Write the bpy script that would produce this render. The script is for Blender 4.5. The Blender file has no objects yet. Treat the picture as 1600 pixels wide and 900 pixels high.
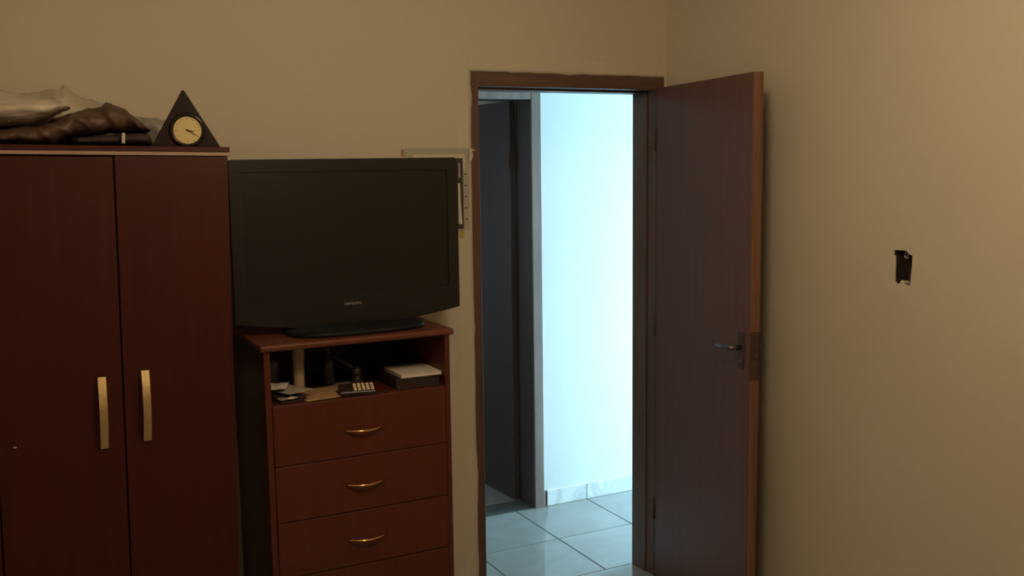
import bpy, bmesh, math, random
from mathutils import Vector, Matrix, noise

random.seed(7)
S = bpy.context.scene
COL = S.collection

# ------------------------------------------------------------------ camera
cam_d = bpy.data.cameras.new('camera')
cam = bpy.data.objects.new('camera', cam_d)
COL.objects.link(cam)
cam_d.sensor_fit = 'HORIZONTAL'
cam_d.sensor_width = 36.0
cam_d.lens = 35.54
cam_d.clip_start = 0.05
_r = Vector((0.88862884, -0.45843269, -0.01335097))
_u = Vector((0.06853363, 0.10394956, 0.99221854))
_f = Vector((0.45347758, 0.88262901, -0.12379064))
cam.matrix_world = Matrix(((_r.x, _u.x, -_f.x, -1.6129),
                           (_r.y, _u.y, -_f.y, -3.4654),
                           (_r.z, _u.z, -_f.z, 1.7918),
                           (0, 0, 0, 1)))
S.camera = cam

# ------------------------------------------------------------------ world / light
S.view_settings.view_transform = 'Standard'
S.view_settings.look = 'None'
S.view_settings.gamma = 1.0
S.view_settings.use_curve_mapping = False
S.view_settings.exposure = 0.0

W = bpy.data.worlds.new('daylight')
S.world = W
W.use_nodes = True
bg = W.node_tree.nodes['Background']
bg.inputs[0].default_value = (0.55, 0.80, 1.0, 1)
bg.inputs[1].default_value = 1.0


def light(name, kind, loc, energy, color, rot=(0, 0, 0), **kw):
    d = bpy.data.lights.new(name, kind)
    d.energy = energy
    d.color = color
    for k, v in kw.items():
        setattr(d, k, v)
    o = bpy.data.objects.new(name, d)
    o.location = loc
    o.rotation_euler = rot
    COL.objects.link(o)
    return o


# warm ceiling bulb of the bedroom (above and behind the view)
light('ceiling_bulb', 'POINT', (-0.62, -2.05, 2.50), 35.0, (1.0, 0.745, 0.48), shadow_soft_size=0.16)
# daylight falling in through the open street door at the end of the corridor
light('corridor_daylight', 'AREA', (3.66, 0.58, 0.72), 155.0, (0.47, 0.82, 1.0),
      rot=(0, math.radians(90), 0), shape='RECTANGLE', size=1.40, size_y=0.68)
# daylight from the window of the room across the corridor
light('far_room_daylight', 'AREA', (-1.08, 2.05, 1.45), 4.5, (0.55, 0.74, 1.0),
      rot=(0, math.radians(-90), 0), shape='RECTANGLE', size=1.1, size_y=0.9)


# ------------------------------------------------------------------ materials
def _nt(name):
    m = bpy.data.materials.new(name)
    m.use_nodes = True
    nt = m.node_tree
    return m, nt, nt.nodes['Principled BSDF']


def mat(name, col, rough=0.5, metal=0.0, var=0.12, scale=8.0, bump=0.0, bscale=60.0,
        stretch=(1, 1, 1), spec=0.5, coat=0.0, trans=0.0, detail=4.0):
    m, nt, b = _nt(name)
    N, L = nt.nodes, nt.links
    tc = N.new('ShaderNodeTexCoord')
    mp = N.new('ShaderNodeMapping')
    mp.inputs['Scale'].default_value = stretch
    L.new(tc.outputs['Object'], mp.inputs['Vector'])
    n = N.new('ShaderNodeTexNoise')
    n.inputs['Scale'].default_value = scale
    n.inputs['Detail'].default_value = detail
    L.new(mp.outputs[0], n.inputs['Vector'])
    r = N.new('ShaderNodeValToRGB')
    r.color_ramp.elements[0].position = 0.3
    r.color_ramp.elements[1].position = 0.7
    r.color_ramp.elements[0].color = tuple(c * (1 - var) for c in col) + (1,)
    r.color_ramp.elements[1].color = tuple(min(1, c * (1 + var)) for c in col) + (1,)
    L.new(n.outputs['Fac'], r.inputs['Fac'])
    L.new(r.outputs['Color'], b.inputs['Base Color'])
    b.inputs['Roughness'].default_value = rough
    b.inputs['Metallic'].default_value = metal
    b.inputs['Specular IOR Level'].default_value = spec
    b.inputs['Coat Weight'].default_value = coat
    b.inputs['Transmission Weight'].default_value = trans
    if bump:
        n2 = N.new('ShaderNodeTexNoise')
        n2.inputs['Scale'].default_value = bscale
        n2.inputs['Detail'].default_value = 5
        L.new(mp.outputs[0], n2.inputs['Vector'])
        bp = N.new('ShaderNodeBump')
        bp.inputs['Strength'].default_value = bump
        bp.inputs['Distance'].default_value = 0.01
        L.new(n2.outputs['Fac'], bp.inputs['Height'])
        L.new(bp.outputs[0], b.inputs['Normal'])
    return m


def wood(name, col, rough=0.35, var=0.25, axis='z', spec=0.5):
    st = {'z': (14, 14, 0.6), 'x': (0.6, 14, 14), 'y': (14, 0.6, 14)}[axis]
    return mat(name, col, rough, 0, var, 3.0, 0.03, 9.0, st, spec)


def marble(name, base, vein, rough, scale, gloss_spec=0.5, amount=0.5):
    m, nt, b = _nt(name)
    N, L = nt.nodes, nt.links
    tc = N.new('ShaderNodeTexCoord')
    oi = N.new('ShaderNodeObjectInfo')
    va = N.new('ShaderNodeVectorMath')
    va.operation = 'ADD'
    sc = N.new('ShaderNodeVectorMath')
    sc.operation = 'SCALE'
    cmb = N.new('ShaderNodeCombineXYZ')
    L.new(oi.outputs['Random'], cmb.inputs[0])
    L.new(oi.outputs['Random'], cmb.inputs[1])
    L.new(cmb.outputs[0], sc.inputs[0])
    sc.inputs['Scale'].default_value = 17.0
    L.new(tc.outputs['Object'], va.inputs[0])
    L.new(sc.outputs[0], va.inputs[1])
    n = N.new('ShaderNodeTexNoise')
    n.inputs['Scale'].default_value = scale
    n.inputs['Detail'].default_value = 6
    n.inputs['Distortion'].default_value = 1.6
    L.new(va.outputs[0], n.inputs['Vector'])
    r = N.new('ShaderNodeValToRGB')
    e = r.color_ramp.elements
    e[0].position = 0.36
    e[0].color = base + (1,)
    e[1].position = 0.64
    e[1].color = base + (1,)
    k = e.new(0.5)
    k.color = tuple(a * (1 - amount) + v * amount for a, v in zip(base, vein)) + (1,)
    L.new(n.outputs['Fac'], r.inputs['Fac'])
    L.new(r.outputs['Color'], b.inputs['Base Color'])
    b.inputs['Roughness'].default_value = rough
    b.inputs['Specular IOR Level'].default_value = gloss_spec
    return m


M = {}
M['wall'] = mat('cream_wall_paint', (0.62, 0.56, 0.43), 0.75, var=0.03, scale=1.3, bump=0.05, bscale=35)
M['plaster'] = mat('rough_plaster', (0.60, 0.54, 0.41), 0.9, var=0.08, scale=30, bump=0.5, bscale=90)
M['hall_wall'] = mat('white_wall_paint', (0.80, 0.82, 0.82), 0.7, var=0.02, scale=1.5, bump=0.04, bscale=40)
M['ceiling'] = mat('ceiling_paint', (0.78, 0.76, 0.70), 0.8, var=0.02, scale=2)
M['tile'] = marble('glossy_floor_tile', (0.33, 0.335, 0.33), (0.27, 0.275, 0.27), 0.07, 2.2, 0.5, 0.5)
M['grout'] = mat('grey_grout', (0.07, 0.07, 0.07), 0.9, var=0.2, scale=40)
M['marble'] = marble('white_marble_skirting', (0.86, 0.88, 0.88), (0.50, 0.52, 0.53), 0.25, 4.0, 0.5, 0.5)
M['granite'] = mat('dark_granite', (0.10, 0.105, 0.10), 0.3, var=0.6, scale=70)
M['frame'] = wood('door_frame_wood', (0.125, 0.068, 0.045), 0.5, 0.2)
M['frame_x'] = wood('door_frame_wood_across', (0.125, 0.068, 0.045), 0.5, 0.2, 'x')
M['leaf'] = wood('door_leaf_veneer', (0.150, 0.064, 0.045), 0.45, 0.09)
M['leaf_edge'] = wood('bare_door_edge', (0.19, 0.092, 0.048), 0.55, 0.25)
M['strip_dark'] = wood('dark_back_strip', (0.055, 0.028, 0.018), 0.6, 0.25)
M['far_frame'] = wood('far_frame_wood', (0.24, 0.17, 0.145), 0.4, 0.2)
M['far_leaf'] = wood('far_door_veneer', (0.075, 0.052, 0.048), 0.4, 0.08)
M['chrome'] = mat('worn_chrome', (0.55, 0.55, 0.56), 0.25, 1.0, 0.1, 20)
M['lever'] = mat('dull_lever', (0.16, 0.14, 0.13), 0.35, 0.9, 0.1, 20)
M['hinge'] = mat('painted_hinge', (0.09, 0.05, 0.035), 0.5, 0.2, 0.1, 20)
M['dark_steel'] = mat('dark_steel', (0.085, 0.052, 0.038), 0.5, 0.3, 0.2, 30)
M['mahogany'] = wood('wardrobe_mahogany', (0.054, 0.0075, 0.0042), 0.38, 0.10, spec=0.35)
M['mahogany_in'] = wood('wardrobe_inside', (0.05, 0.014, 0.009), 0.6, 0.14)
M['trim'] = mat('pale_trim_strip', (0.40, 0.27, 0.20), 0.4, var=0.1, scale=20)
M['brushed_gold'] = mat('brushed_gold', (0.66, 0.49, 0.23), 0.42, 0.85, 0.1, 30, stretch=(6, 6, 0.5))
M['brass'] = mat('polished_brass', (0.80, 0.52, 0.18), 0.12, 1.0, 0.08, 20)
M['cherry'] = wood('chest_cherry', (0.098, 0.021, 0.010), 0.4, 0.10, spec=0.4)
M['cherry_x'] = wood('chest_cherry_across', (0.13, 0.034, 0.015), 0.4, 0.12, 'x')
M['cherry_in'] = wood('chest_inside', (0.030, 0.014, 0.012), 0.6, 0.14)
M['tv_gloss'] = mat('gloss_black_plastic', (0.012, 0.011, 0.011), 0.30, var=0.05, scale=5)
M['tv_screen'] = mat('matt_black_screen', (0.013, 0.012, 0.011), 0.34, var=0.05, scale=5, spec=0.4)
M['tv_back'] = mat('black_plastic', (0.010, 0.010, 0.010), 0.55, var=0.08, scale=20, spec=0.2)
M['silver'] = mat('silver_print', (0.55, 0.55, 0.55), 0.4, 0.3, 0.05, 20)
M['clock_wood'] = wood('clock_dark_wood', (0.022, 0.010, 0.009), 0.4, 0.15, spec=0.3)
M['clock_rim'] = mat('clock_rim', (0.025, 0.016, 0.013), 0.2, 0.3, 0.1, 20)
M['dial'] = mat('cream_dial', (0.72, 0.58, 0.27), 0.6, var=0.04, scale=12)
M['ink'] = mat('dark_ink', (0.05, 0.035, 0.02), 0.6, var=0.1, scale=20)
M['plastic_white'] = mat('pale_plastic_bag', (0.58, 0.51, 0.40), 0.36, var=0.16, scale=7, bump=0.9, bscale=7, stretch=(1, 1, 5))
M['plastic_cream'] = mat('cream_plastic_sheet', (0.50, 0.44, 0.31), 0.45, var=0.12, scale=7, bump=0.8, bscale=7, stretch=(1, 1, 4))
M['plastic_grey'] = mat('grey_plastic_bag', (0.30, 0.28, 0.24), 0.35, var=0.12, scale=12, bump=0.25, bscale=22)
M['jacket'] = mat('brown_jacket_fabric', (0.095, 0.052, 0.032), 0.55, var=0.22, scale=9, bump=0.6, bscale=14)
M['dark_cloth'] = mat('dark_folded_cloth', (0.045, 0.026, 0.024), 0.75, var=0.15, scale=12, bump=0.2, bscale=40)
M['tag'] = mat('white_tag', (0.68, 0.62, 0.48), 0.6, var=0.04, scale=12)
M['paper'] = mat('white_paper', (0.74, 0.68, 0.58), 0.7, var=0.06, scale=12)
M['paper_grey'] = mat('grey_paper', (0.42, 0.38, 0.32), 0.7, var=0.1, scale=14)
M['kraft'] = mat('kraft_paper', (0.44, 0.27, 0.13), 0.75, var=0.1, scale=10)
M['tan_tube'] = mat('tan_cardboard', (0.42, 0.31, 0.21), 0.7, var=0.08, scale=12)
M['dark_glass'] = mat('dark_bottle', (0.020, 0.022, 0.026), 0.2, var=0.1, scale=10)
M['dark_plastic'] = mat('dark_plastic', (0.035, 0.022, 0.020), 0.35, var=0.1, scale=16)
M['keys'] = mat('pale_keys', (0.72, 0.60, 0.36), 0.5, var=0.05, scale=16)
M['grey_ball'] = mat('dull_metal', (0.20, 0.18, 0.18), 0.3, 0.6, 0.1, 12)
M['book_dark'] = mat('dark_book_cover', (0.030, 0.015, 0.013), 0.55, var=0.12, scale=12)
M['clear_cup'] = mat('cloudy_cup', (0.22, 0.19, 0.18), 0.3, var=0.1, scale=14)
M['poster_back'] = mat('poster_card', (0.44, 0.42, 0.32), 0.7, var=0.05, scale=12)
M['poster_white'] = mat('poster_white_line', (0.66, 0.60, 0.46), 0.7, var=0.03, scale=12)
M['poster_dark'] = mat('poster_dark_picture', (0.045, 0.034, 0.034), 0.6, var=0.2, scale=14)
M['yellow'] = mat('yellow_sticker', (0.48, 0.36, 0.06), 0.7, var=0.05, scale=12)
M['cavity'] = mat('dark_wall_cavity', (0.030, 0.016, 0.012), 0.9, var=0.3, scale=40, bump=0.3)
M['wire'] = mat('grey_wire', (0.55, 0.50, 0.46), 0.4, var=0.05, scale=20)


# ------------------------------------------------------------------ mesh helpers
def link(name, bm, m, parent=None, smooth=False, loc=None):
    bmesh.ops.recalc_face_normals(bm, faces=bm.faces[:])
    me = bpy.data.meshes.new(name)
    bm.to_mesh(me)
    bm.free()
    for k in (m if isinstance(m, (list, tuple)) else [m]):
        me.materials.append(k if not isinstance(k, str) else M[k])
    if smooth:
        for p in me.polygons:
            p.use_smooth = True
    o = bpy.data.objects.new(name, me)
    if loc:
        o.location = loc
    COL.objects.link(o)
    if parent:
        o.parent = parent
    return o


def copy_obj(o, parent, loc=None):
    c = o.copy()
    COL.objects.link(c)
    c.parent = parent
    if loc:
        c.location = loc
    return c


def tag(o, label, cat, group=None, kind=None):
    o['label'] = label
    o['category'] = cat
    if group:
        o['group'] = group
    if kind:
        o['kind'] = kind
    return o


def empty(name, loc, rot=(0, 0, 0)):
    e = bpy.data.objects.new(name, None)
    e.empty_display_size = 0.05
    e.location = loc
    e.rotation_euler = rot
    COL.objects.link(e)
    return e


def box(bm, a, b, bev=0.0, seg=2):
    x0, y0, z0 = a
    x1, y1, z1 = b
    vs = [bm.verts.new(p) for p in ((x0, y0, z0), (x1, y0, z0), (x1, y1, z0), (x0, y1, z0),
                                    (x0, y0, z1), (x1, y0, z1), (x1, y1, z1), (x0, y1, z1))]
    fs = [bm.faces.new([vs[i] for i in q]) for q in ((0, 3, 2, 1), (4, 5, 6, 7), (0, 1, 5, 4),
                                                     (1, 2, 6, 5), (2, 3, 7, 6), (3, 0, 4, 7))]
    if bev:
        es = list({e for f in fs for e in f.edges})
        bmesh.ops.bevel(bm, geom=es, offset=bev, segments=seg, affect='EDGES', profile=0.5)
    return bm


def nbox(a, b, bev=0.0, seg=2):
    return box(bmesh.new(), a, b, bev, seg)


def prism(bm, pts, y0, y1, bev=0.0):
    """polygon in XZ extruded along Y"""
    f = [bm.verts.new((p[0], y0, p[1])) for p in pts]
    g = [bm.verts.new((p[0], y1, p[1])) for p in pts]
    fs = [bm.faces.new(f), bm.faces.new(g[::-1])]
    n = len(pts)
    for i in range(n):
        j = (i + 1) % n
        fs.append(bm.faces.new((f[i], g[i], g[j], f[j])))
    if bev:
        es = list({e for q in fs[:1] for e in q.edges})
        bmesh.ops.bevel(bm, geom=es, offset=bev, segments=2, affect='EDGES', profile=0.5)
    return bm


def lathe(bm, prof, c=(0, 0, 0), seg=24, axis='z'):
    rings = []
    for r, h in prof:
        ring = []
        for i in range(seg):
            a = 2 * math.pi * i / seg
            x, y = r * math.cos(a), r * math.sin(a)
            p = (x, y, h) if axis == 'z' else (x, h, y) if axis == 'y' else (h, x, y)
            ring.append(bm.verts.new((p[0] + c[0], p[1] + c[1], p[2] + c[2])))
        rings.append(ring)
    for a, b in zip(rings, rings[1:]):
        for i in range(seg):
            j = (i + 1) % seg
            bm.faces.new((a[i], a[j], b[j], b[i]))
    bm.faces.new(rings[0][::-1])
    bm.faces.new(rings[-1])
    return bm


def tube(bm, pts, r, seg=8):
    pts = [Vector(p) for p in pts]
    rings = []
    for i, p in enumerate(pts):
        t = (pts[min(i + 1, len(pts) - 1)] - pts[max(i - 1, 0)]).normalized()
        ref = Vector((0, 0, 1)) if abs(t.z) < 0.9 else Vector((1, 0, 0))
        u = t.cross(ref).normalized()
        v = t.cross(u)
        rr = r[i] if isinstance(r, (list, tuple)) else r
        rings.append([bm.verts.new(p + rr * (math.cos(2 * math.pi * k / seg) * u + math.sin(2 * math.pi * k / seg) * v))
                      for k in range(seg)])
    for a, b in zip(rings, rings[1:]):
        for k in range(seg):
            j = (k + 1) % seg
            bm.faces.new((a[k], a[j], b[j], b[k]))
    bm.faces.new(rings[0][::-1])
    bm.faces.new(rings[-1])
    return bm


def interp(xs, ys, x):
    for i in range(len(xs) - 1):
        if x <= xs[i + 1]:
            t = (x - xs[i]) / (xs[i + 1] - xs[i])
            t = max(0.0, min(1.0, t))
            return ys[i] + (ys[i + 1] - ys[i]) * t
    return ys[-1]


def heap(xs, zt, zb, y0, y1, seed, nx=56, nr=28, wr=0.006, fold=0.0, fq=(22, 9, 14), power=0.75):
    """a soft crumpled volume: closed cross-sections swept along X"""
    bm = bmesh.new()
    rings = []
    o = Vector((seed * 3.1, seed * 1.7, seed * 5.3))
    for i in range(nx + 1):
        t = i / nx
        x = xs[0] + (xs[-1] - xs[0]) * t
        top, bot = interp(xs, zt, x), interp(xs, zb, x)
        h = max(top - bot, 0.002)
        endk = min(1.0, (min(t, 1 - t) / 0.07)) ** 0.5 if min(t, 1 - t) < 0.07 else 1.0
        endk = max(endk, 0.25)
        ring = []
        for k in range(nr):
            a = 2 * math.pi * k / nr
            ca, sa = math.cos(a), math.sin(a)
            cy = math.copysign(abs(ca) ** power, ca)
            sz = math.copysign(abs(sa) ** power, sa)
            y = (y0 + y1) / 2 + (y1 - y0) / 2 * cy * (0.6 + 0.4 * endk)
            z = bot + h * (0.5 + 0.5 * sz)
            p = Vector((x, y, z))
            q = Vector((x * fq[0], y * fq[1], z * fq[2])) + o
            w1 = noise.noise(q * 0.5 + Vector((4, 1, 7)))
            q2 = Vector((x * fq[0] * 0.55 + z * fq[0] * 0.5 + y * 5, y * 6 - x * 3, z * 6)) + o
            ridge = (1 - abs(noise.noise(q2 + Vector((w1, w1, 0)) * 0.6))) ** 3
            d = noise.noise(q) * wr + (ridge - 0.45) * fold + noise.noise(q * 2.7) * wr * 0.35
            nrm = Vector((0.3 * noise.noise(q + o), cy, sz if sa > -0.3 else 0)).normalized()
            p += nrm * d
            p.z = max(p.z, bot)
            ring.append(bm.verts.new(p))
        rings.append(ring)
    for a, b in zip(rings, rings[1:]):
        for k in range(nr):
            j = (k + 1) % nr
            bm.faces.new((a[k], a[j], b[j], b[k]))
    bm.faces.new(rings[0][::-1])
    bm.faces.new(rings[-1])
    return bm


# ================================================================== SETTING
RX = 0.894           # right wall face
LX = -2.42           # left wall
BY = -4.35           # back wall
HY = 1.012           # corridor far wall face
WT = 0.15            # wall thickness
FW = 0.88            # door frame outer width
CZ = 2.70

# ---- floor: grout bed and tiles
T = 0.42
XE, YR = 0.695, 0.577
floor = link('floor', nbox((-3.0, BY - 0.2, -0.12), (3.85, 3.2, -0.004)), 'grout')
tag(floor, 'glossy pale grey tiled floor with dark grout', 'floor', kind='structure')
tile0 = None


def floor_tile(x0, y0, x1, y1):
    global tile0
    full = abs(x1 - x0 - T) < 1e-6 and abs(y1 - y0 - T) < 1e-6
    g = 0.0027
    if full and tile0 is not None:
        copy_obj(tile0, floor, (x0, y0, 0))
        return
    o = link('tile', nbox((g, g, -0.011), (x1 - x0 - g, y1 - y0 - g, 0), 0.0012, 1), 'tile', floor, loc=(x0, y0, 0))
    if full:
        tile0 = o


for k in range(-7, 8):                       # corridor: two rows
    x0 = XE + k * T
    floor_tile(x0, 0.157, x0 + T, 0.577)
    floor_tile(x0, 0.577, x0 + T, HY)
for k in range(-8, 1):                       # bedroom
    for j in range(11):
        x0 = RX - T + k * T
        y0 = -T - j * T - 0.002
        if x0 > LX - T and y0 > BY - T:
            floor_tile(max(x0, LX), max(y0, BY), x0 + T, y0 + T)
for k in range(-3, 2):                       # room across the corridor
    for j in range(4):
        floor_tile(XE + k * T, 1.165 + j * T, XE + k * T + T, 1.165 + j * T + T)
link('threshold', nbox((0.0, -0.002, -0.011), (FW, 0.155, 0.0005), 0.0015, 1), 'tile', floor)
link('threshold', nbox((-0.02, HY - 0.002, -0.011), (0.86, 1.163, 0.002), 0.002, 1), 'granite', floor)

# ---- walls
bm = bmesh.new()
box(bm, (LX - WT, 0, 0), (0.0, WT, CZ))
box(bm, (0.0, 0, 2.13), (FW, WT, CZ))
box(bm, (FW, 0, 0), (RX + WT, WT, CZ))
wf = tag(link('wall_front', bm, 'wall'), 'cream painted wall behind the television and around the bedroom door', 'wall', kind='structure')
# ragged plaster left along the door frame
bm = bmesh.new()


def ragged(bm, p0, p1, n, inward, base, amp, seed, y=-0.0045):
    """thin strip of plaster with a broken inner edge, proud of the frame"""
    p0, p1, iw = Vector(p0), Vector(p1), Vector(inward)
    prev = None
    for i in range(n + 1):
        t = i / n
        p = p0.lerp(p1, t)
        k = base + amp * noise.noise(Vector((t * 9 + seed, seed, 0))) + amp * 0.5 * noise.noise(Vector((t * 37 + seed, 3, 0)))
        a, b = p - iw * 0.05, p + iw * max(k, 0.001)
        v = [bm.verts.new((a.x, 0.0, a.z)), bm.verts.new((a.x + iw.x * 0.04, y, a.z + iw.z * 0.04)),
             bm.verts.new((b.x, y, b.z)), bm.verts.new((b.x, -0.002, b.z))]
        if prev:
            for q in range(3):
                bm.faces.new((prev[q], prev[q + 1], v[q + 1], v[q]))
        prev = v


ragged(bm, (0, 0, 0), (0, 0, 2.13), 90, (1, 0, 0), 0.001, 0.009, 2.3)
ragged(bm, (0, 0, 2.13), (FW, 0, 2.13), 50, (0, 0, -1), 0.002, 0.006, 5.1)
link('plaster_edge', bm, 'wall', wf, True)

# right wall with the open switch-box hole
HOLE = [(-1.207, 1.502), (-1.208, 1.486), (-1.213, 1.484), (-1.215, 1.460), (-1.214, 1.432), (-1.215, 1.405), (-1.222, 1.398),
        (-1.236, 1.3975), (-1.250, 1.399), (-1.268, 1.3965), (-1.275, 1.400), (-1.276, 1.425), (-1.279, 1.460), (-1.279, 1.490),
        (-1.266, 1.4935), (-1.258, 1.502), (-1.240, 1.5035)]
bm = bmesh.new()
outer = [bm.verts.new((RX, y, z)) for y, z in ((0, 0), (0, CZ), (BY, CZ), (BY, 0))]
inner = [bm.verts.new((RX, y, z)) for y, z in HOLE]
eds = []
for lp in (outer, inner):
    for i in range(len(lp)):
        eds.append(bm.edges.new((lp[i], lp[(i + 1) % len(lp)])))
bmesh.ops.triangle_fill(bm, use_beauty=True, edges=eds)
deep = [bm.verts.new((RX + 0.004, v.co.y, v.co.z)) for v in inner]
for i in range(len(inner)):
    j = (i + 1) % len(inner)
    bm.faces.new((inner[i], inner[j], deep[j], deep[i]))
box(bm, (RX + 0.07, BY, 0), (RX + WT, 0, CZ))
wr = tag(link('wall_right', bm, 'wall'), 'cream painted side wall with an open switch box hole', 'wall', kind='structure')
bm = bmesh.new()
front = [bm.verts.new((RX + 0.0041, y, z)) for y, z in HOLE]
back = [bm.verts.new((RX + 0.055, y, z)) for y, z in HOLE]
for i in range(len(front)):
    j = (i + 1) % len(front)
    bm.faces.new((front[i], front[j], back[j], back[i]))
bm.faces.new(back)
sb = link('switch_box', bm, 'cavity', wr)
sb['label'] = 'dark open switch box recess in the wall'
bm = bmesh.new()
tube(bm, [(RX + 0.045, -1.243, 1.503), (RX + 0.012, -1.2435, 1.496), (RX + 0.006, -1.244, 1.486), (RX + 0.008, -1.247, 1.478), (RX + 0.02, -1.250, 1.481)], 0.0022)
link('wire', bm, 'wire', wr, True)
bm = bmesh.new()
tube(bm, [(RX + 0.045, -1.252, 1.503), (RX + 0.014, -1.2515, 1.494), (RX + 0.008, -1.251, 1.484), (RX + 0.02, -1.249, 1.478)], 0.002)
link('wire', bm, 'wire', wr, True)
bm = bmesh.new()
prev = None
for i in range(9):
    t = i / 8
    y = -1.232 - 0.018 * t
    h = 0.0125 * math.sin(math.pi * t) ** 0.7 + 0.001
    v = [bm.verts.new((RX + 0.002, y, 1.396)), bm.verts.new((RX + 0.002, y, 1.397 + h)), bm.verts.new((RX + 0.03, y, 1.397 + h * 0.7)), bm.verts.new((RX + 0.03, y, 1.396))]
    if prev:
        for q in range(4):
            bm.faces.new((prev[q], prev[(q + 1) % 4], v[(q + 1) % 4], v[q]))
    prev = v
link('plaster_chip', bm, 'plaster', wr)

tag(link('wall_left', nbox((LX - WT, BY, 0), (LX, 0, CZ)), 'wall'), 'cream painted wall beside the wardrobe', 'wall', kind='structure')
tag(link('wall_back', nbox((LX - WT, BY - WT, 0), (RX + WT, BY, CZ)), 'wall'), 'cream painted wall opposite the bedroom door', 'wall', kind='structure')
tag(link('ceiling', nbox((-3.0, BY - 0.2, CZ), (3.85, 3.2, CZ + 0.12)), 'ceiling'), 'pale painted flat ceiling', 'ceiling', kind='structure')

# corridor and the room across it
bm = bmesh.new()
box(bm, (0.855, HY, 0), (3.7, HY + WT, CZ))
box(bm, (-0.02, HY, 2.145), (0.855, HY + WT, CZ))
box(bm, (-2.6, HY, 0), (-0.02, HY + WT, CZ))
tag(link('wall_corridor', bm, 'hall_wall'), 'bright white corridor wall seen through the doorway', 'wall', kind='structure')
tag(link('wall_corridor_left', nbox((-2.6, WT, 0), (-2.45, HY, CZ)), 'hall_wall'), 'white wall closing the corridor on the left', 'wall', kind='structure')
bm = bmesh.new()
box(bm, (3.7, WT, 2.1), (3.82, HY + WT, CZ))
box(bm, (3.7, WT, 0), (3.82, 0.22, 2.1))
box(bm, (3.7, 0.94, 0), (3.82, HY + WT, 2.1))
tag(link('wall_corridor_right', bm, 'hall_wall'), 'white corridor end wall around the daylit opening', 'wall', kind='structure')
bm = bmesh.new()
box(bm, (RX + WT, 0, 0), (3.82, WT, CZ))
tag(link('wall_corridor_front', bm, 'hall_wall'), 'white corridor wall beside the bedroom', 'wall', kind='structure')
bm = bmesh.new()
box(bm, (1.0, HY + WT, 0), (1.1, 3.0, CZ))
box(bm, (-1.1, 3.0, 0), (1.1, 3.1, CZ))
box(bm, (-1.2, HY + WT, 0), (-1.1, 1.58, CZ))
box(bm, (-1.2, 2.52, 0), (-1.1, 3.1, CZ))
box(bm, (-1.2, 1.58, 0), (-1.1, 2.52, 0.88))
box(bm, (-1.2, 1.58, 2.02), (-1.1, 2.52, CZ))
tag(link('wall_far_room', bm, 'wall'), 'dim walls of the room across the corridor', 'wall', kind='structure')

# corridor skirting: one marble tile per piece
bb = tag(empty('baseboard_corridor', (0.868, HY, 0)), 'white veined marble skirting tiles along the corridor wall', 'skirting', kind='structure')
x = 0.872
for x1 in (1.115, 1.535, 1.955, 2.375, 2.795, 3.215, 3.635):
    link('skirting_tile', nbox((x - 0.868 + 0.0015, -0.011, 0.001), (x1 - 0.868 - 0.0015, 0, 0.086), 0.002, 1), 'marble', bb)
    x = x1
link('skirting_joint', nbox((0.001, -0.007, 0.0), (2.765, 0, 0.082)), 'grout', bb)

# ---- bedroom door frame
tr = tag(empty('trim_1', (0, 0, 0)), 'brown wooden frame around the bedroom doorway', 'door frame', kind='structure')
link('jamb', nbox((0.0, -0.003, 0), (0.036, 0.155, 2.13), 0.0004, 1), 'frame', tr)
link('jamb', nbox((0.840, -0.003, 0), (FW, 0.155, 2.13), 0.0004, 1), 'frame', tr)
link('head', nbox((0.036, -0.003, 2.075), (0.840, 0.155, 2.13), 0.0004, 1), 'frame_x', tr)
bm = bmesh.new()
box(bm, (0.036, 0.055, 0), (0.046, 0.155, 2.075), 0.0015, 1)
link('door_stop', bm, 'frame', tr)
link('door_stop', nbox((0.832, 0.055, 0), (0.840, 0.155, 2.075), 0.0015, 1), 'frame', tr)
link('door_stop', nbox((0.046, 0.055, 2.066), (0.832, 0.155, 2.075), 0.0015, 1), 'frame_x', tr)

# ---- bedroom door leaf (hinged on the right jamb, swung into the room)
LL, LT = 0.772, 0.037
ang = math.radians(10.6)
# local: x along leaf from hinge to latch edge, y = thickness (towards the right wall), z up
d1 = empty('door_1', (0.842, -0.005, 0.008))
d1.rotation_euler = (0, 0, math.radians(-90) - ang)
tag(d1, 'reddish brown flush bedroom door standing open against the side wall', 'door', kind='structure')
link('leaf', nbox((0.0, -0.001, 0), (LL, LT, 2.074), 0.001, 1), 'leaf', d1)
bm = bmesh.new()
box(bm, (LL - 0.002, 0.001, 0.0), (LL + 0.004, LT - 0.001, 1.015), 0.001, 1)
box(bm, (LL - 0.002, 0.001, 1.185), (LL + 0.004, LT - 0.001, 2.072), 0.001, 1)
e1 = link('edge_strip', bm, 'leaf_edge', d1)
e1['label'] = 'bare light wood strip on the latch edge'
lp = link('lock_plate', nbox((LL - 0.002, 0.003, 1.015), (LL + 0.0035, LT - 0.003, 1.185), 0.001, 1), 'dark_steel', d1)
link('latch_bolt', nbox((LL + 0.0035, 0.012, 1.09), (LL + 0.012, 0.024, 1.113), 0.002, 1), 'dark_steel', lp)
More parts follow.
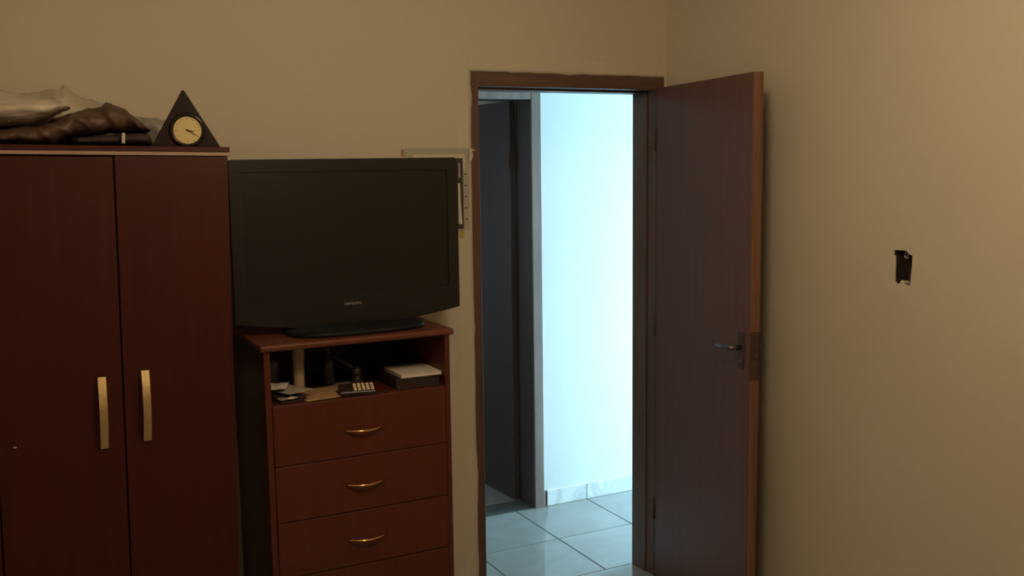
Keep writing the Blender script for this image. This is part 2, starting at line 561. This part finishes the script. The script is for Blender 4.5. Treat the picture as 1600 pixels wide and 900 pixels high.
# uneven dark strip on the far side standing a little proud at the edge
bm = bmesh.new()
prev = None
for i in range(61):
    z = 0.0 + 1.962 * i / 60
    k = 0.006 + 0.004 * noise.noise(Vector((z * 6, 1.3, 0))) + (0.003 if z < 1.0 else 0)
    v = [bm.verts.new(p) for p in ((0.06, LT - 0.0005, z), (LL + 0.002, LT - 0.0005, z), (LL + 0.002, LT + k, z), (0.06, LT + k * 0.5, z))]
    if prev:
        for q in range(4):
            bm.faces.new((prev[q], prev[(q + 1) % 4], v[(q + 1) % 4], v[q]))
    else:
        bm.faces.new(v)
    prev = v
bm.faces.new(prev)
link('back_strip', bm, 'strip_dark', d1)
HZ = 1.125
for side in (-1, 1):
    y0 = -0.001 if side < 0 else LT + 0.004
    bm = bmesh.new()
    box(bm, (LL - 0.070, min(y0, y0 + side * 0.005), HZ - 0.075), (LL - 0.034, max(y0, y0 + side * 0.005), HZ + 0.055), 0.0018, 1)
    hp = link('handle_plate', bm, 'dark_steel', d1)
    bm = bmesh.new()
    yy = y0 + side * 0.045
    tube(bm, [(LL - 0.052, y0 + side * 0.004, HZ), (LL - 0.052, y0 + side * 0.03, HZ), (LL - 0.054, y0 + side * 0.042, HZ),
              (LL - 0.066, yy + side * 0.003, HZ - 0.001), (LL - 0.10, yy + side * 0.003, HZ - 0.004), (LL - 0.150, yy, HZ - 0.004)],
         [0.009, 0.009, 0.009, 0.0085, 0.0075, 0.0065], 10)
    link('lever', bm, 'lever', hp, True)
    bm = bmesh.new()
    lathe(bm, [(0.006, 0), (0.006, 0.004), (0.003, 0.005)], (LL - 0.052, y0 + side * 0.005, HZ - 0.05), 12, 'y')
    link('keyhole', bm, 'chrome', hp, True)
for z in (0.25, 1.05, 1.82):
    bm = bmesh.new()
    tube(bm, [(-0.003, -0.004, z), (-0.003, -0.004, z + 0.09)], 0.006, 10)
    link('hinge', bm, 'hinge', d1, True)

# ---- frame and leaf across the corridor
tr2 = tag(empty('trim_2', (0, HY, 0)), 'lighter brown wooden frame of the dark doorway across the corridor', 'door frame', kind='structure')
for nm, y0, y1, mm, k in (('jamb', 0.0, 0.155, 'far_leaf', 0.0), ('casing', -0.013, 0.0, 'far_frame', 0.002)):
    link(nm, nbox((0.800 + k, y0, 0), (0.855, y1, 2.145), 0.002, 1), mm, tr2)
    link(nm, nbox((-0.02, y0, 0), (0.037 - k, y1, 2.145), 0.002, 1), mm, tr2)
    link('head' if nm == 'jamb' else 'casing', nbox((0.037, y0, 2.096 + k), (0.800, y1, 2.145), 0.002, 1), mm, tr2)
d2 = empty('door_2', (0.800, HY + 0.158, 0.008))
d2.rotation_euler = (0, 0, math.radians(92.5))
tag(d2, 'dark flush door standing open into the room across the corridor', 'door', kind='structure')
link('leaf', nbox((0, 0, 0), (0.74, 0.035, 2.09), 0.0015, 1), 'far_leaf', d2)
link('edge_strip', nbox((-0.001, 0.001, 0), (0.003, 0.034, 2.088), 0.0008, 1), 'far_leaf', d2)
for z in (0.3, 1.75):
    bm = bmesh.new()
    tube(bm, [(-0.004, 0.040, z), (-0.004, 0.040, z + 0.09)], 0.005, 8)
    link('hinge', bm, 'dark_steel', d2, True)

# ================================================================== WARDROBE
lean = math.radians(1.05)
wd = empty('wardrobe', (-1.0285, -0.02, 0), (0, lean, 0))
tag(wd, 'tall dark red mahogany wardrobe with gold bar handles', 'wardrobe')
WW, WD = 1.262, 0.46     # width, carcass depth (front at y = -WD)
b = 'mahogany'
link('side_panel', nbox((-0.018, -WD, 0.07), (0, 0, 1.817), 0.001, 1), b, wd)
link('side_panel', nbox((-WW, -WD, 0.07), (-WW + 0.018, 0, 1.817), 0.001, 1), b, wd)
link('divider', nbox((-0.640, -WD, 0.09), (-0.622, -0.01, 1.80)), 'mahogany_in', wd)
link('back_panel', nbox((-WW + 0.018, -0.006, 0.07), (-0.018, 0, 1.817)), 'mahogany_in', wd)
link('bottom_panel', nbox((-WW + 0.018, -WD, 0.07), (-0.018, -0.006, 0.09)), 'mahogany_in', wd)
link('top_panel', nbox((-WW, -WD - 0.026, 1.830), (0.002, 0, 1.845), 0.0015, 1), b, wd)
link('trim_strip', nbox((-WW, -WD - 0.0265, 1.8195), (0.002, 0, 1.8295), 0.001, 1), 'trim', wd)
for x in (-0.04, -0.63, -WW + 0.04):
    for y in (-0.05, -WD + 0.04):
        zb = x * math.sin(lean) + 0.0012
        link('foot', nbox((x - 0.025, y - 0.025, zb), (x + 0.025, y + 0.025, 0.07), 0.002, 1), b, wd)
DX = [-0.0015, -0.309, -0.631, -0.945, -WW + 0.0015]
for i in range(4):
    x1, x0 = DX[i] - 0.0018, DX[i + 1] + 0.0018
    sag = 0.004 if i == 1 else 0.0
    dr = link('door', nbox((x0, -WD - 0.020, 0.085 - sag), (x1, -WD - 0.002, 1.8188 - sag), 0.0022, 2), b, wd)
    hx = (-0.251, -0.365, -0.888, -1.002)[i]
    hz = 1.119 if i % 2 == 0 else 1.110
    # strap handle: a bowed flat bar on two posts
    bm = bmesh.new()
    prev = None
    n = 14
    for k in range(n + 1):
        t = k / n
        z = hz - 0.101 + 0.202 * t
        yo = -WD - 0.020 - 0.012 - 0.020 * math.sin(math.pi * t)
        hw = 0.0105
        v = [bm.verts.new(p) for p in ((hx - hw, yo, z), (hx + hw, yo, z), (hx + hw, yo + 0.005, z), (hx - hw, yo + 0.005, z))]
        if prev:
            for q in range(4):
                bm.faces.new((prev[q], prev[(q + 1) % 4], v[(q + 1) % 4], v[q]))
        else:
            bm.faces.new(v)
        prev = v
    bm.faces.new(prev)
    for s in (-0.085, 0.085):
        box(bm, (hx - 0.006, -WD - 0.0355, hz + s - 0.006), (hx + 0.006, -WD - 0.0195, hz + s + 0.006))
    link('handle', bm, 'brushed_gold', dr)
    if i == 1:
        bm = bmesh.new()
        box(bm, (-0.592, -WD - 0.0213, 1.0355), (-0.584, -WD - 0.0198, 1.0395), 0.0006, 1)
        link('scuff_mark', bm, 'tag', dr)

# ================================================================== CHEST OF DRAWERS
CX0, CX1, CF, CB = -0.910, -0.298, -0.45, -0.012
ch = tag(empty('chest_of_drawers', ((CX0 + CX1) / 2, (CF + CB) / 2, 0)),
         'reddish brown chest of drawers with an open shelf under its top', 'chest of drawers')
ox, oy = (CX0 + CX1) / 2, (CF + CB) / 2


def cpart(name, a, c, m, bev=0.0015, parent=ch, seg=2):
    return link(name, nbox((a[0] - ox, a[1] - oy, a[2]), (c[0] - ox, c[1] - oy, c[2]), bev, seg), m, parent)


# top with a rounded front edge
bm = nbox((CX0 - 0.013 - ox, CF - 0.012 - oy, 1.231), (CX1 + 0.014 - ox, CB - oy, 1.252), 0.007, 3)
link('top', bm, 'cherry_x', ch)
cpart('side_panel', (CX0, CF, 0.0), (CX0 + 0.019, CB, 1.231), 'cherry')
cpart('side_panel', (CX1 - 0.017, CF, 0.0), (CX1, CB, 1.231), 'cherry')
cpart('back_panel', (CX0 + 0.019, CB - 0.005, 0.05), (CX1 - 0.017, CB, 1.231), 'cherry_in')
cpart('shelf', (CX0 + 0.019, CF + 0.0145, 1.046), (CX1 - 0.017, CB - 0.005, 1.060), 'cherry')
cpart('plinth', (CX0 + 0.019, CF + 0.03, 0.0), (CX1 - 0.017, CF + 0.046, 0.145), 'cherry')
zs = [1.0605, 0.868, 0.688, 0.508, 0.328, 0.148]
for i in range(5):
    dx = random.uniform(-0.0006, 0.0006)
    dw = cpart('drawer', (CX0 + 0.0205 + dx, CF - 0.003, zs[i + 1] + 0.0018), (CX1 - 0.0185 + dx, CF + 0.014, zs[i] - 0.0006), 'cherry', 0.0022)
    hz = (0.957, 0.780, 0.598, 0.42, 0.24)[i]
    bm = bmesh.new()
    pts, rs = [], []
    for k in range(17):
        t = k / 16
        s = math.sin(math.pi * t)
        pts.append((-0.602 - 0.066 + 0.132 * t - ox, CF - 0.004 - 0.024 * s ** 0.8 - oy, hz - 0.003 * s))
        rs.append(0.0023 + 0.0014 * s)
    tube(bm, pts, rs, 10)
    link('handle', bm, 'brass', dw, True)
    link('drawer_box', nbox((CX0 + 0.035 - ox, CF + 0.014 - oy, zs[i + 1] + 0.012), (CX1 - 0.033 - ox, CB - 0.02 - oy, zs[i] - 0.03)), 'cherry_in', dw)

# ================================================================== TELEVISION
TX, TY, TZ = -0.571, -0.27, 1.2525
tv = tag(empty('television', (TX, TY, TZ)), 'black flat screen television with curved lower edge on the chest of drawers', 'television')
TV_W = 0.384
Z0, ZT = 1.286 - TZ, 1.8085 - TZ


def bottom(x):
    return Z0 + 0.012 - 0.036 * (1 - (x / TV_W) ** 2)


out = []
n = 28
for i in range(n + 1):
    x = -TV_W + 2 * TV_W * i / n
    out.append((x, bottom(x)))
for a in range(5):
    t = a / 4 * math.pi / 2
    out.append((TV_W - 0.012 + 0.012 * math.cos(t), ZT - 0.012 + 0.012 * math.sin(t)))
for a in range(5):
    t = math.pi / 2 + a / 4 * math.pi / 2
    out.append((-TV_W + 0.012 + 0.012 * math.cos(t), ZT - 0.012 + 0.012 * math.sin(t)))
SX, SZ0, SZ1 = 0.346, Z0 + 0.085, ZT - 0.038
inn = [(-SX, SZ0), (SX, SZ0), (SX, SZ1), (-SX, SZ1)]
bm = bmesh.new()
lo = [bm.verts.new((x, -0.022, z)) for x, z in out]
li = [bm.verts.new((x, -0.022, z)) for x, z in inn]
eds = []
for lp_ in (lo, li):
    for i in range(len(lp_)):
        eds.append(bm.edges.new((lp_[i], lp_[(i + 1) % len(lp_)])))
bmesh.ops.triangle_fill(bm, use_beauty=True, edges=eds)
cx_, cz_ = 0, (Z0 + ZT) / 2
lo2 = [bm.verts.new((x * 1.006, -0.016, cz_ + (z - cz_) * 1.006)) for x, z in out]
lo3 = [bm.verts.new((x, 0.022, z)) for x, z in out]
for A, B in ((lo, lo2), (lo2, lo3)):
    for i in range(len(A)):
        j = (i + 1) % len(A)
        bm.faces.new((A[i], B[i], B[j], A[j]))
bm.faces.new(lo3)
li2 = [bm.verts.new((x, -0.017, z)) for x, z in inn]
for i in range(4):
    j = (i + 1) % 4
    bm.faces.new((li[i], li[j], li2[j], li2[i]))
bez = link('bezel', bm, 'tv_gloss', tv)
link('screen', nbox((-SX, -0.0175, SZ0), (SX, -0.012, SZ1)), 'tv_screen', tv)
bm = bmesh.new()
prism(bm, [(-0.33, Z0 + 0.05), (0.33, Z0 + 0.05), (0.33, ZT - 0.05), (-0.33, ZT - 0.05)], 0.020, 0.038)
prism(bm, [(-0.25, Z0 + 0.06), (0.25, Z0 + 0.06), (0.22, ZT - 0.11), (-0.22, ZT - 0.11)], 0.037, 0.075)
link('back_cover', bm, 'tv_back', tv)
# neck and pedestal
bm = bmesh.new()
lathe(bm, [(0.075, 0.012), (0.062, 0.020), (0.055, 0.07), (0.055, 0.12)], (0, 0.028, 0), 24)
for v in bm.verts:
    v.co.y = 0.028 + (v.co.y - 0.028) * 0.5
link('neck', bm, 'tv_back', tv, True)
bm = bmesh.new()
rings = []
for sc_, z in ((1.0, 0.0), (1.0, 0.010), (0.975, 0.0145), (0.5, 0.021), (0.2, 0.023)):
    ring = []
    for k in range(48):
        a = 2 * math.pi * k / 48
        c_, s_ = math.cos(a), math.sin(a)
        ring.append(bm.verts.new((0.232 * sc_ * math.copysign(abs(c_) ** 0.6, c_), 0.135 * sc_ * math.copysign(abs(s_) ** 0.7, s_) - 0.022, z)))
    rings.append(ring)
for A, B in zip(rings, rings[1:]):
    for k in range(48):
        j = (k + 1) % 48
        bm.faces.new((A[k], A[j], B[j], B[k]))
bm.faces.new(rings[0][::-1])
bm.faces.new(rings[-1])
link('pedestal', bm, 'tv_back', tv, True)
# printed maker's name on the lower bezel
fc = bpy.data.curves.new('logo', 'FONT')
fc.body = 'SAMSUNG'
fc.size = 0.0118
fc.align_x = 'CENTER'
fc.extrude = 0.0003
fc.space_character = 1.15
fo = bpy.data.objects.new('logo_text', fc)
COL.objects.link(fo)
bpy.context.view_layer.update()
me = bpy.data.meshes.new_from_object(fo.evaluated_get(bpy.context.evaluated_depsgraph_get()))
bpy.data.objects.remove(fo)
me.materials.clear()
me.materials.append(M['silver'])
lg = bpy.data.objects.new('logo', me)
COL.objects.link(lg)
lg.parent = bez
lg.rotation_euler = (math.radians(90), 0, 0)
lg.location = (0.0, -0.0224, 1.333 - TZ)
lg['label'] = 'silver lettering under the screen'

# ================================================================== ON THE WARDROBE
# surface height of the leaning wardrobe top at world X
def wtop(x):
    return 1.845 * math.cos(lean) - (x + 1.0285 - 0.0338) * math.sin(lean) + 0.0009


ZW = wtop(-1.08)
ck = tag(empty('triangle_clock', (-1.097, -0.425, ZW + 0.0005), (0, lean, math.radians(-9))), 'dark wooden triangular clock with a round cream dial on the wardrobe', 'clock')
bm = bmesh.new()
prism(bm, [(-0.092, 0), (0.091, 0), (0.090, 0.004), (-0.0025, 0.158), (-0.0095, 0.158), (-0.0925, 0.004)], -0.024, 0.024, 0.0018)
link('body', bm, 'clock_wood', ck)
cc = (0.003, 0.046)
bm = bmesh.new()
lathe(bm, [(0.049, 0.0), (0.049, -0.006), (0.046, -0.010), (0.040, -0.010), (0.038, -0.005), (0.038, 0.0)], (cc[0], -0.024, cc[1]), 40, 'y')
link('rim', bm, 'clock_rim', ck, True)
bm = bmesh.new()
lathe(bm, [(0.0385, 0.0), (0.0385, -0.0055)], (cc[0], -0.024, cc[1]), 40, 'y')
dl = link('dial', bm, 'dial', ck)
for h in range(12):
    a = math.radians(30 * h)
    bm = bmesh.new()
    L_ = 0.006 if h % 3 == 0 else 0.0035
    d_ = Vector((math.sin(a), 0, math.cos(a)))
    tube(bm, [Vector((cc[0], -0.0297, cc[1])) + d_ * 0.034, Vector((cc[0], -0.0297, cc[1])) + d_ * (0.034 - L_)], 0.0006, 5)
    link('hour_mark', bm, 'ink', dl)
for nm, deg, ln, w in (('hour_hand', 103, 0.017, 0.0017), ('minute_hand', 121, 0.028, 0.0010)):
    a = math.radians(deg)
    d_ = Vector((math.sin(a), 0, math.cos(a)))
    bm = bmesh.new()
    tube(bm, [Vector((cc[0], -0.0312, cc[1])) - d_ * 0.004, Vector((cc[0], -0.0312, cc[1])) + d_ * ln], [w, w * 0.7], 6)
    link(nm, bm, 'ink', dl)
bm = bmesh.new()
lathe(bm, [(0.0028, 0), (0.0028, -0.004)], (cc[0], -0.0292, cc[1]), 12, 'y')
link('hub', bm, 'ink', dl)


def soft(name, label, cat, m, xs, zt, zb, y0, y1, seed, **kw):
    xo = (xs[0] + xs[-1]) / 2
    zo = min(zb)
    bm = heap([x - xo for x in xs], [z - zo for z in zt], [z - zo for z in zb], y0, y1, seed, **kw)
    o = link(name, bm, m, None, True, (xo, 0, zo))
    return tag(o, label, cat)


zw = lambda x: wtop(x) + 0.001
# dark folded cloth at the bottom right with a white tag
XS = [-1.40, -1.34, -1.27, -1.22, -1.195, -1.188]
soft('folded_cloth', 'dark folded cloth with a small white tag beside the triangular clock', 'cloth', 'dark_cloth',
     XS, [1.876, 1.880, 1.887, 1.890, 1.887, 1.872], [zw(x) for x in XS], -0.445, -0.16, 1, wr=0.004)
cl = bpy.data.objects['folded_cloth']
bm = bmesh.new()
box(bm, (-0.004, -0.0015, 0.0), (0.0045, 0.0015, 0.029), 0.0008, 1)
tg = link('tag', bm, 'tag', cl)
tg.matrix_parent_inverse = Matrix.Translation(-Vector(cl.location))
tg.location = (-1.272, -0.455, 1.857)
tg.rotation_euler = (0.1, 0.06, 0)
tg['label'] = 'small white tag'
# brown jacket thrown over it
XS = [-1.78, -1.66, -1.56, -1.49, -1.445, -1.40, -1.355, -1.318, -1.306, -1.295, -1.25, -1.222, -1.200, -1.190]
soft('jacket', 'crumpled dark brown jacket lying in front of the plastic bags on the wardrobe', 'jacket', 'jacket',
     XS, [1.90, 1.90, 1.896, 1.902, 1.922, 1.943, 1.950, 1.954, 1.968, 1.970, 1.946, 1.928, 1.910, 1.902],
     [zw(-1.78), zw(-1.66), zw(-1.56), zw(-1.49), zw(-1.445), 1.878, 1.881, 1.884, 1.886, 1.888, 1.890, 1.891, 1.891, 1.890],
     -0.44, -0.16, 2, wr=0.012, fold=0.011, nx=130, nr=56, fq=(24, 12, 20))
# white bag lying on the jacket
XS = [-1.80, -1.70, -1.62, -1.567, -1.50, -1.46, -1.43, -1.405, -1.395]
soft('plastic_bag', 'crumpled whitish plastic bag on top of the brown jacket', 'bag', 'plastic_white',
     XS, [1.99, 2.00, 2.0, 1.998, 1.990, 1.983, 1.977, 1.968, 1.960],
     [1.905, 1.906, 1.906, 1.906, 1.912, 1.924, 1.940, 1.952, 1.955],
     -0.43, -0.15, 3, wr=0.009, fold=0.008, nx=120, nr=48, fq=(12, 9, 60), power=0.95)
# duller sheet of plastic behind it
XS = [-1.70, -1.60, -1.52, -1.46, -1.405, -1.39, -1.375, -1.35, -1.31, -1.28]
soft('plastic_sheet', 'dull cream plastic sheet bunched against the wall behind the white bag', 'plastic sheet', 'plastic_cream',
     XS, [2.01, 2.015, 2.010, 2.012, 2.026, 2.038, 2.022, 2.006, 1.996, 1.974], [zw(x) for x in XS],
     -0.135, -0.03, 4, wr=0.005, fold=0.014, nx=110, nr=44, fq=(18, 9, 40))
# grey bag end between jacket and clock
XS = [-1.215, -1.19, -1.16, -1.135, -1.11, -1.085, -1.07]
soft('grey_bag', 'small grey plastic bag showing between the jacket and the triangular clock', 'bag', 'plastic_grey',
     XS, [1.940, 1.946, 1.942, 1.940, 1.936, 1.925, 1.90], [zw(x) for x in XS],
     -0.145, -0.04, 5, wr=0.005, fold=0.010, nx=70, fq=(26, 14, 30))

# ================================================================== ON THE SHELF OF THE CHEST
SZ = 1.0605
bk = tag(empty('boxed_book', (-0.399, -0.322, SZ)), 'thick dark book lying under the white notebook on the open shelf', 'book')
link('cover', nbox((-0.078, -0.105, 0.0), (0.078, 0.105, 0.005), 0.001, 1), 'book_dark', bk)
link('cover', nbox((-0.078, -0.105, 0.030), (0.078, 0.105, 0.035), 0.001, 1), 'book_dark', bk)
link('page_block', nbox((-0.073, -0.101, 0.005), (0.073, 0.101, 0.030)), 'book_dark', bk)
link('spine', nbox((-0.0805, -0.105, 0.0), (-0.073, 0.105, 0.035), 0.0015, 1), 'book_dark', bk)
nb = tag(empty('notebook', (-0.388, -0.340, SZ + 0.0355)), 'white notebook lying on the thick dark book', 'notebook')
link('page_block', nbox((-0.070, -0.082, 0.0012), (0.070, 0.082, 0.0085), 0.0008, 1), 'paper', nb)
link('cover', nbox((-0.072, -0.084, 0.0085), (0.072, 0.084, 0.0100), 0.0006, 1), 'paper', nb)
link('cover', nbox((-0.072, -0.084, 0.0), (0.072, 0.084, 0.0012), 0.0004, 1), 'paper', nb)

# tan cylinder standing at the left
tt = tag(empty('cardboard_tube', (-0.768, -0.315, SZ)), 'tall tan tube with a cap standing on the open shelf', 'tube')
bm = bmesh.new()
lathe(bm, [(0.0165, 0.0), (0.0175, 0.002), (0.0175, 0.116), (0.0165, 0.118)], seg=28)
link('body', bm, 'tan_tube', tt, True)
bm = bmesh.new()
lathe(bm, [(0.0195, 0.112), (0.0200, 0.114), (0.0190, 0.150), (0.0165, 0.153)], seg=28)
link('cap', bm, 'tan_tube', tt, True)

# dark bottle in the middle
bo = tag(empty('bottle', (-0.648, -0.235, SZ)), 'dark bottle in the shadow at the middle of the open shelf', 'bottle')
bm = bmesh.new()
lathe(bm, [(0.022, 0.0), (0.024, 0.003), (0.024, 0.075), (0.020, 0.088), (0.010, 0.098), (0.010, 0.108)], seg=28)
link('body', bm, 'dark_glass', bo, True)
bm = bmesh.new()
lathe(bm, [(0.0118, 0.106), (0.0118, 0.126), (0.0105, 0.128)], seg=24)
link('cap', bm, 'dark_plastic', bo, True)

# dull round knob of some metal thing beside it, with thin rod
sp = tag(empty('utensil', (-0.560, -0.27, SZ)), 'dull metal utensil with a round end and thin handle in the shelf shadow', 'utensil')
bm = bmesh.new()
lathe(bm, [(0.001, -0.017), (0.009, -0.015), (0.015, -0.008), (0.017, 0.0), (0.0165, 0.004), (0.013, 0.003), (0.006, -0.006), (0.001, -0.008)], (0, 0, 0.047), 20, 'y')
link('bowl', bm, 'grey_ball', sp, True)
bm = bmesh.new()
tube(bm, [(-0.012, 0.002, 0.058), (-0.045, 0.03, 0.080), (-0.075, 0.06, 0.098)], 0.003, 8)
link('handle', bm, 'grey_ball', sp, True)
bm = bmesh.new()
lathe(bm, [(0.020, 0.0), (0.018, 0.020), (0.013, 0.034)], seg=20)
link('holder', bm, 'dark_plastic', sp, True)

# handset / remote with pale keys
hs = tag(empty('handset', (-0.624, -0.412, SZ + 0.0142), (math.radians(15), 0, math.radians(-12))), 'dark handset with rows of pale keys at the front of the open shelf', 'handset')
link('body', nbox((-0.042, -0.032, -0.005), (0.074, 0.032, 0.010), 0.005, 3), 'dark_plastic', hs)
for i in range(5):
    for j in range(3):
        link('key', nbox((0.003 + i * 0.0137, -0.026 + j * 0.0165, 0.0098), (0.0128 + i * 0.0137, -0.0145 + j * 0.0165, 0.0150), 0.0015, 1), 'keys', hs)


def sheet(name, label, cat, m, w, d, loc, rz, seed, lift=0.004, th=0.0012, group=None, base=0.0):
    """a slightly curled sheet of paper with thickness"""
    bm = bmesh.new()
    nx, ny = 12, 10
    g = {}
    for s in (0, 1):
        for i in range(nx + 1):
            for j in range(ny + 1):
                u, v = i / nx - 0.5, j / ny - 0.5
                z = lift * (0.5 + 0.5 * noise.noise(Vector((u * 2.2 + seed, v * 2.2, seed)))) + lift * 0.7 * (4 * u * u * v * v)
                g[s, i, j] = bm.verts.new((u * w, v * d, base + max(0, z) + s * th))
    for i in range(nx):
        for j in range(ny):
            bm.faces.new([g[1, a, c_] for a, c_ in ((i, j), (i + 1, j), (i + 1, j + 1), (i, j + 1))])
            bm.faces.new([g[0, a, c_] for a, c_ in ((i, j + 1), (i + 1, j + 1), (i + 1, j), (i, j))])
    per = [(i, 0) for i in range(nx)] + [(nx, j) for j in range(ny)] + [(i, ny) for i in range(nx, 0, -1)] + [(0, j) for j in range(ny, 0, -1)]
    for k in range(len(per)):
        a, c_ = per[k], per[(k + 1) % len(per)]
        bm.faces.new((g[0, a[0], a[1]], g[0, c_[0], c_[1]], g[1, c_[0], c_[1]], g[1, a[0], a[1]]))
    o = link(name, bm, m, None, True, loc)
    o.rotation_euler = (0, 0, math.radians(rz))
    return tag(o, label, cat, group)


sheet('envelope', 'tan kraft paper envelope at the front edge of the open shelf', 'envelope', 'kraft', 0.17, 0.17, (-0.708, -0.352, SZ), 8, 3, 0.004)
sheet('paper_sheet', 'greyish paper lying behind the handset on the open shelf', 'paper', 'paper_grey', 0.10, 0.10, (-0.590, -0.27, SZ), 20, 8, 0.003)
sheet('leaflet', 'greyish leaflet sloping over the pile at the left of the open shelf', 'paper', 'paper_grey', 0.095, 0.13, (-0.812, -0.352, SZ + 0.020), 24, 5, 0.012)
sheet('letter', 'white folded letter on top of the pile at the left of the open shelf', 'paper', 'paper', 0.060, 0.10, (-0.845, -0.345, SZ + 0.034), -22, 6, 0.010)
sheet('receipt', 'small white receipt at the bottom of the pile at the left of the open shelf', 'paper', 'paper', 0.055, 0.030, (-0.836, -0.425, SZ + 0.012), 18, 9, 0.006)
wl = tag(empty('wallet', (-0.835, -0.365, SZ), (0, 0, math.radians(14))), 'dark brown wallet under the papers at the left of the open shelf', 'wallet')
link('flap', nbox((-0.042, -0.066, 0.0), (0.050, 0.06, 0.008), 0.003, 2), 'book_dark', wl)
link('flap', nbox((-0.042, -0.064, 0.0085), (0.047, 0.06, 0.0165), 0.003, 2), 'book_dark', wl)
cp = tag(empty('cup', (-0.835, -0.225, SZ)), 'small cloudy cup standing behind the papers on the open shelf', 'cup')
bm = bmesh.new()
lathe(bm, [(0.018, 0.0), (0.019, 0.002), (0.0215, 0.085), (0.0225, 0.087), (0.0205, 0.086), (0.018, 0.006)], seg=28)
link('body', bm, 'clear_cup', cp, True)
bm = bmesh.new()
lathe(bm, [(0.0235, 0.083), (0.0235, 0.094), (0.021, 0.097)], seg=28)
link('lid', bm, 'clear_cup', cp, True)

# ================================================================== POSTER BEHIND THE TELEVISION
po = tag(empty('wall_poster', (-0.134, -0.001, 1.54)), 'cream bordered poster with a dark picture on the wall behind the television', 'poster')
px = lambda x: x + 0.134
pz = lambda z: z - 1.54
link('backing', nbox((px(-0.263), -0.004, pz(1.538)), (px(-0.008), 0, pz(1.846)), 0.0008, 1), 'poster_back', po)
for a, c_ in (((-0.232, 1.808), (-0.026, 1.822)), ((-0.035, 1.765), (-0.026, 1.808)), ((-0.232, 1.56), (-0.224, 1.808))):
    link('border_line', nbox((px(a[0]), -0.0052, pz(a[1])), (px(c_[0]), -0.0035, pz(c_[1]))), 'poster_white', po)
link('picture', nbox((px(-0.224), -0.0050, pz(1.545)), (px(-0.035), -0.0036, pz(1.808))), 'poster_dark', po)
bm = bmesh.new()
prism(bm, [(px(-0.056), pz(1.563)), (px(-0.041), pz(1.563)), (px(-0.046), pz(1.640)), (px(-0.048), pz(1.715)), (px(-0.056), pz(1.715))], -0.0058, -0.0045)
link('white_page', bm, 'paper', po)
link('white_page', nbox((px(-0.053), -0.0058, pz(1.735)), (px(-0.046), -0.0045, pz(1.790))), 'paper_grey', po)
for k in range(5):
    z = 1.749 - 0.042 * k
    link('edge_mark', nbox((px(-0.028), -0.0052, pz(z - 0.0025)), (px(-0.020), -0.0035, pz(z + 0.0025))), 'poster_dark', po)
link('clip', nbox((px(-0.277), -0.006, pz(1.818)), (px(-0.268), 0.0, pz(1.842)), 0.002, 1), 'kraft', po)
bm = bmesh.new()
prism(bm, [(px(-0.012), pz(1.846)), (px(0.013), pz(1.838)), (px(0.010), pz(1.834)), (px(-0.002), pz(1.836)), (px(0.004), pz(1.820)), (px(-0.001), pz(1.803)), (px(-0.012), pz(1.79))], -0.016, -0.0145)
link('curled_corner', bm, 'poster_white', po)
st = tag(link('sticker', nbox((-0.016, -0.0015, -0.0115), (0.016, 0, 0.0115), 0.0004, 1), 'yellow', None, False, (-0.035, -0.0006, 1.523)),
         'small yellow sticker on the wall just below the poster', 'sticker')
